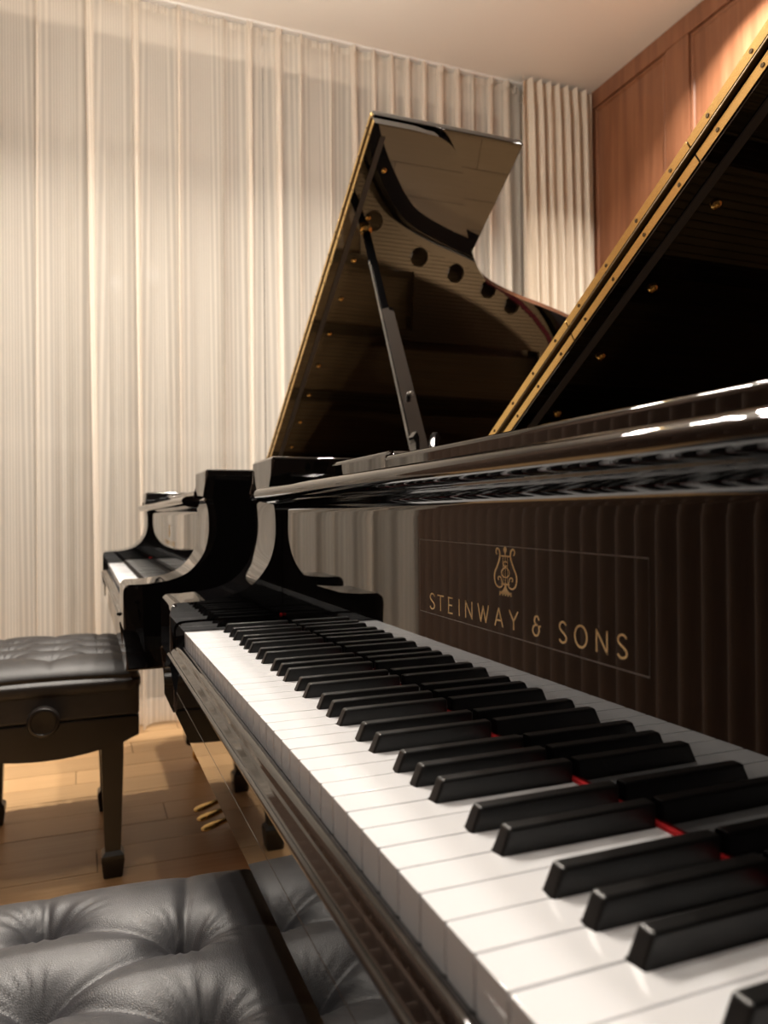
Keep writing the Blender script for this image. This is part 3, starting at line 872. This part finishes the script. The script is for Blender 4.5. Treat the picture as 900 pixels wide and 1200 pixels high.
        bmesh.ops.bevel(bm, geom=[e for e in bm.edges if abs(e.verts[0].co.z-e.verts[1].co.z) > 0.02], offset=0.004, segments=2, affect='EDGES')
        lg = bm_obj('leg', bm, EBONY, P)
        bm = bmesh.new()
        add_lathe(bm, [(0.020, 0.076), (0.016, 0.055)], (x, y, 0), 'z', 16)
        add_lathe(bm, [(0.028, -0.012), (0.031, -0.008), (0.031, 0.008), (0.028, 0.012)], (x+0.012, y, 0.031), 'y', 20)
        bm_obj('caster', bm, BRASS, lg)
    leg(0.30, 0.045); leg(0.30, -KB-0.045); leg(1.62, -0.15)
    # --- pedal lyre with three pedals
    yc = -KB/2
    bm = bmesh.new()
    add_box(bm, (0.30, yc-0.15, 0.045), (0.42, yc+0.15, 0.135), 0.006)
    for s in (-1, 1):
        pts = smooth_pts([(0.10*s, 0.13), (0.135*s, 0.25), (0.115*s, 0.38), (0.07*s, 0.50), (0.085*s, 0.62)], 5)
        for a, b in zip(pts, pts[1:]): add_bar(bm, (0.36, yc+a[0], a[1]), (0.36, yc+b[0], b[1]), 0.045, 0.045, 0.028, 0.028)
    add_box(bm, (0.31, yc-0.13, 0.60), (0.41, yc+0.13, 0.620), 0.003)
    for a in (-0.035, 0.0, 0.035): add_lathe(bm, [(0.004, 0.13), (0.004, 0.605)], (0.36, yc+a, 0), 'z', 8)
    for s in (-1, 1): add_bar(bm, (0.41, yc+s*0.09, 0.12), (0.72, yc+s*0.06, 0.62), 0.014, 0.014)
    lyre = bm_obj('pedal_lyre', bm, EBONY, P)
    for a in (-0.072, 0.0, 0.072):
        bm = bmesh.new()
        cs = [(0.305, 0.010, 0.006, 0.068), (0.275, 0.011, 0.006, 0.066), (0.255, 0.017, 0.007, 0.061), (0.235, 0.021, 0.007, 0.056), (0.218, 0.018, 0.006, 0.052), (0.208, 0.009, 0.004, 0.049)]
        rings = []
        for x, hw_, ht_, z in cs:
            rings.append([bm.verts.new((x, yc+a+hw_*math.cos(t), z+ht_*math.sin(t))) for t in np.linspace(0, 2*math.pi, 14, endpoint=False)])
        for r1, r2 in zip(rings, rings[1:]):
            for k in range(14): bm.faces.new((r1[k], r1[(k+1)%14], r2[(k+1)%14], r2[k]))
        bm.faces.new(rings[0]); bm.faces.new(rings[-1])
        bm_obj('pedal', bm, BRASS, lyre, 60)
    return P

DX, DY = -0.045, 1.70
p1 = make_piano('near', math.radians(32.2), (0, 0, 0))
tag(p1, 'black polished grand piano in the foreground with gold lettering on its fallboard', 'piano', 'grand pianos side by side')
p2 = make_piano('far', math.radians(33.5), (DX, DY, 0))
tag(p2, 'black polished grand piano behind, by the curtains, its whole raised lid in view', 'piano', 'grand pianos side by side')

# ------------------------------------------------------------------ piano benches
def make_bench(x0, x1, y0, y1, leather, label, knob_side):
    cx, cy = (x0+x1)/2, (y0+y1)/2; W, Ln = x1-x0, y1-y0
    B = empty('piano_bench', (cx, cy, 0))
    tag(B, label, 'bench', 'adjustable piano benches')
    # tufting buttons: centre column and two side columns, staggered
    ps = []
    yy = Ln/2-0.088
    while yy > -Ln/2+0.05: ps.append((0.010, yy)); yy -= 0.118
    for s in (-1, 1):
        yy = Ln/2-0.147
        while yy > -Ln/2+0.09: ps.append((0.010+s*0.112, yy)); yy -= 0.118
    segs = []
    for i, a in enumerate(ps):
        for b in ps[i+1:]:
            if abs(a[0]-b[0]) > 0.05 and abs(abs(a[1]-b[1])-0.059) < 0.01 and abs(a[0]-b[0]) < 0.15: segs.append((a, b))
    ymx = max(p[1] for p in ps); ymn = min(p[1] for p in ps)
    for p in ps:
        if abs(p[1]-ymx) < 1e-6: segs.append((p, (p[0], Ln/2)))
        if abs(p[1]-ymn) < 1e-6: segs.append((p, (p[0], -Ln/2)))
        if abs(p[0]-0.010) > 0.05: segs.append((p, (math.copysign(W/2, p[0]), p[1]+0.006)))
    for s in (-1, 1):
        segs.append(((0.010+s*0.112, Ln/2-0.147), (s*0.14, Ln/2)))
    nx, ny = 150, 200
    # parameter square with border rows going down the side
    us = np.linspace(-1, 1, nx); vs2 = np.linspace(-1, 1, ny)
    U, Vv = np.meshgrid(us, vs2)
    # superellipse rounding of the plan
    X = U*W/2; Y = Vv*Ln/2
    rc = 0.03
    # pull corners in
    ax = np.maximum(np.abs(X)-(W/2-rc), 0); ay = np.maximum(np.abs(Y)-(Ln/2-rc), 0)
    dd = np.hypot(ax, ay); sc = np.where((ax > 0) & (ay > 0) & (dd > 1e-9), np.minimum(1, np.maximum(ax, ay)/np.maximum(dd, 1e-9)), 1)
    X = np.where((ax > 0) & (ay > 0), np.sign(X)*((W/2-rc)+ax*sc), X); Y = np.where((ax > 0) & (ay > 0), np.sign(Y)*((Ln/2-rc)+ay*sc), Y)
    dseg = np.full(X.shape, 9.0); dedge = np.full(X.shape, 9.0)
    for a, b in segs:
        ax_, ay_ = a; bx_, by_ = b; L2 = (bx_-ax_)**2+(by_-ay_)**2
        t = np.clip(((X-ax_)*(bx_-ax_)+(Y-ay_)*(by_-ay_))/L2, 0, 1)
        dq = np.hypot(X-(ax_+t*(bx_-ax_)), Y-(ay_+t*(by_-ay_)))
        if abs(abs(bx_)-W/2) < 1e-6 or abs(abs(by_)-Ln/2) < 1e-6: dedge = np.minimum(dedge, dq)
        else: dseg = np.minimum(dseg, dq)
    dpt = np.full(X.shape, 9.0); ang = np.zeros(X.shape)
    for p in ps:
        q = np.hypot(X-p[0], Y-p[1]); m = q < dpt
        dpt = np.where(m, q, dpt); ang = np.where(m, np.arctan2(Y-p[1], X-p[0]), ang)
    edge = np.minimum(W/2-np.abs(U*W/2), Ln/2-np.abs(Vv*Ln/2))
    e = np.clip(edge/0.085, 0, 1); crown = 0.497+0.040*np.sqrt(np.clip(1-(1-e)**2.2, 0, 1))
    puff = -0.0120*np.exp(-(dseg/0.017))-0.0045*np.exp(-(dedge/0.009))*np.clip(edge/0.05, 0, 1)
    dimple = -0.024*np.exp(-(dpt/0.022)**1.3)
    wr = 0.0012*np.sin(ang*17+3*np.sin(ang*3))*np.exp(-((dpt-0.022)/0.018)**2)
    Z = crown+0.016*(1-(U*1.0)**2)*(1-0.5*Vv**2)-0.006+(puff+dimple+wr)*np.clip(edge/0.02, 0.15, 1)
    idx = np.arange(nx*ny).reshape(ny, nx)
    F = np.stack([idx[:-1, :-1], idx[:-1, 1:], idx[1:, 1:], idx[1:, :-1]], -1).reshape(-1, 4).tolist()
    Vt = np.stack([X, Y, Z], -1).reshape(-1, 3).tolist()
    # skirt of the cushion
    border = list(idx[0, :])+list(idx[1:, -1])+list(idx[-1, -2::-1])+list(idx[-2:0:-1, 0])
    prev = border
    for (dz, grow) in ((-0.010, 0.004), (-0.024, 0.004), (-0.034, 0.0)):
        cur = []
        for i in border:
            x, y, z = Vt[i]
            k = len(Vt); r = math.hypot(x/(W/2), y/(Ln/2)) or 1
            nxv, nyv = (math.copysign(1, x) if abs(abs(x)-W/2) < rc*0.9 else 0), (math.copysign(1, y) if abs(abs(y)-Ln/2) < rc*0.9 else 0)
            nl = math.hypot(nxv, nyv) or 1
            Vt.append([x+grow*nxv/nl, y+grow*nyv/nl, 0.497+dz]); cur.append(k)
        m = len(border)
        for i in range(m): F.append([prev[i], cur[i], cur[(i+1) % m], prev[(i+1) % m]][::-1])
        prev = cur
    F.append(prev)
    seat = pydata('seat_cushion', Vt, F, leather, B, 180)
    btn_me = None
    for p in ps:
        if btn_me is None:
            bm = bmesh.new(); add_lathe(bm, [(0.0075, -0.004), (0.0075, 0.0), (0.006, 0.0025), (0.003, 0.0038), (0.0001, 0.004)], n=16)
            o = bm_obj('button', bm, leather, seat, 60); btn_me = o.data
        else:
            o = bpy.data.objects.new('button', btn_me); C.objects.link(o); o.parent = seat
        o.location = (p[0], p[1], 0.5035)
    # padded body and curved apron
    hx, hy = W/2-0.002, Ln/2-0.002
    bm = bmesh.new(); add_box(bm, (-hx-0.001, -hy-0.001, 0.402), (hx+0.001, hy+0.001, 0.478), 0.008, 3)
    bm_obj('upper_body', bm, LEATHER2, B)
    def apron_prof(h, sag):
        n = 14; pr_ = [(h, 0.400)]+[(-h, 0.400)]
        return pr_+[(-h+2*h*i/n, 0.352-sag*math.sin(math.pi*i/n)**0.8) for i in range(n+1)]
    for s in (-1, 1):
        bm = bmesh.new(); add_prism(bm, apron_prof(hx, 0.040), 'y', s*hy-(0.03 if s > 0 else 0), s*hy+(0.03 if s < 0 else 0), 0.004)
        bm_obj('apron', bm, SATIN_BLACK, B)
        bm = bmesh.new(); add_prism(bm, apron_prof(hy-0.031, 0.030), 'x', s*hx-(0.03 if s > 0 else 0), s*hx+(0.03 if s < 0 else 0), 0.004)
        bm_obj('apron', bm, SATIN_BLACK, B)
    # legs with spade feet
    for sx_ in (-1, 1):
        for sy_ in (-1, 1):
            lx, ly = sx_*(hx-0.062), sy_*(hy-0.045)
            bm = bmesh.new()
            prof = [(0.026, 0.40), (0.026, 0.30), (0.019, 0.075), (0.018, 0.065), (0.026, 0.056), (0.027, 0.045), (0.022, 0.004), (0.020, 0.0)]
            rs = [[bm.verts.new((lx+i*h, ly+j*h, z)) for i, j in ((-1,-1),(1,-1),(1,1),(-1,1))] for h, z in prof]
            bm.faces.new(rs[0]); bm.faces.new(rs[-1])
            for a, b in zip(rs, rs[1:]):
                for k in range(4): bm.faces.new((a[k], a[(k+1)%4], b[(k+1)%4], b[k]))
            bm_obj('leg', bm, SATIN_BLACK, B, 20)
    for s in (-1, 1):
        bm = bmesh.new()
        yk = s*hy
        add_lathe(bm, [(0.010, yk-s*0.01), (0.010, yk+s*0.014), (0.030, yk+s*0.016), (0.036, yk+s*0.022), (0.036, yk+s*0.034), (0.033, yk+s*0.040), (0.028, yk+s*0.041), (0.026, yk+s*0.038), (0.0001, yk+s*0.037)], (0.0, 0, 0.412), 'y', 32)
        bm_obj('height_knob', bm, SATIN_BLACK, B, 40)
    return B
make_bench(-0.395, 0.055, -0.83, -0.250, LEATHER, 'tufted black leather piano bench in the bottom left corner, nearest the camera', 1)
make_bench(-0.43, 0.002, 0.905, 1.46, LEATHER2, 'black padded piano bench with a round side knob, at the far piano', -1)
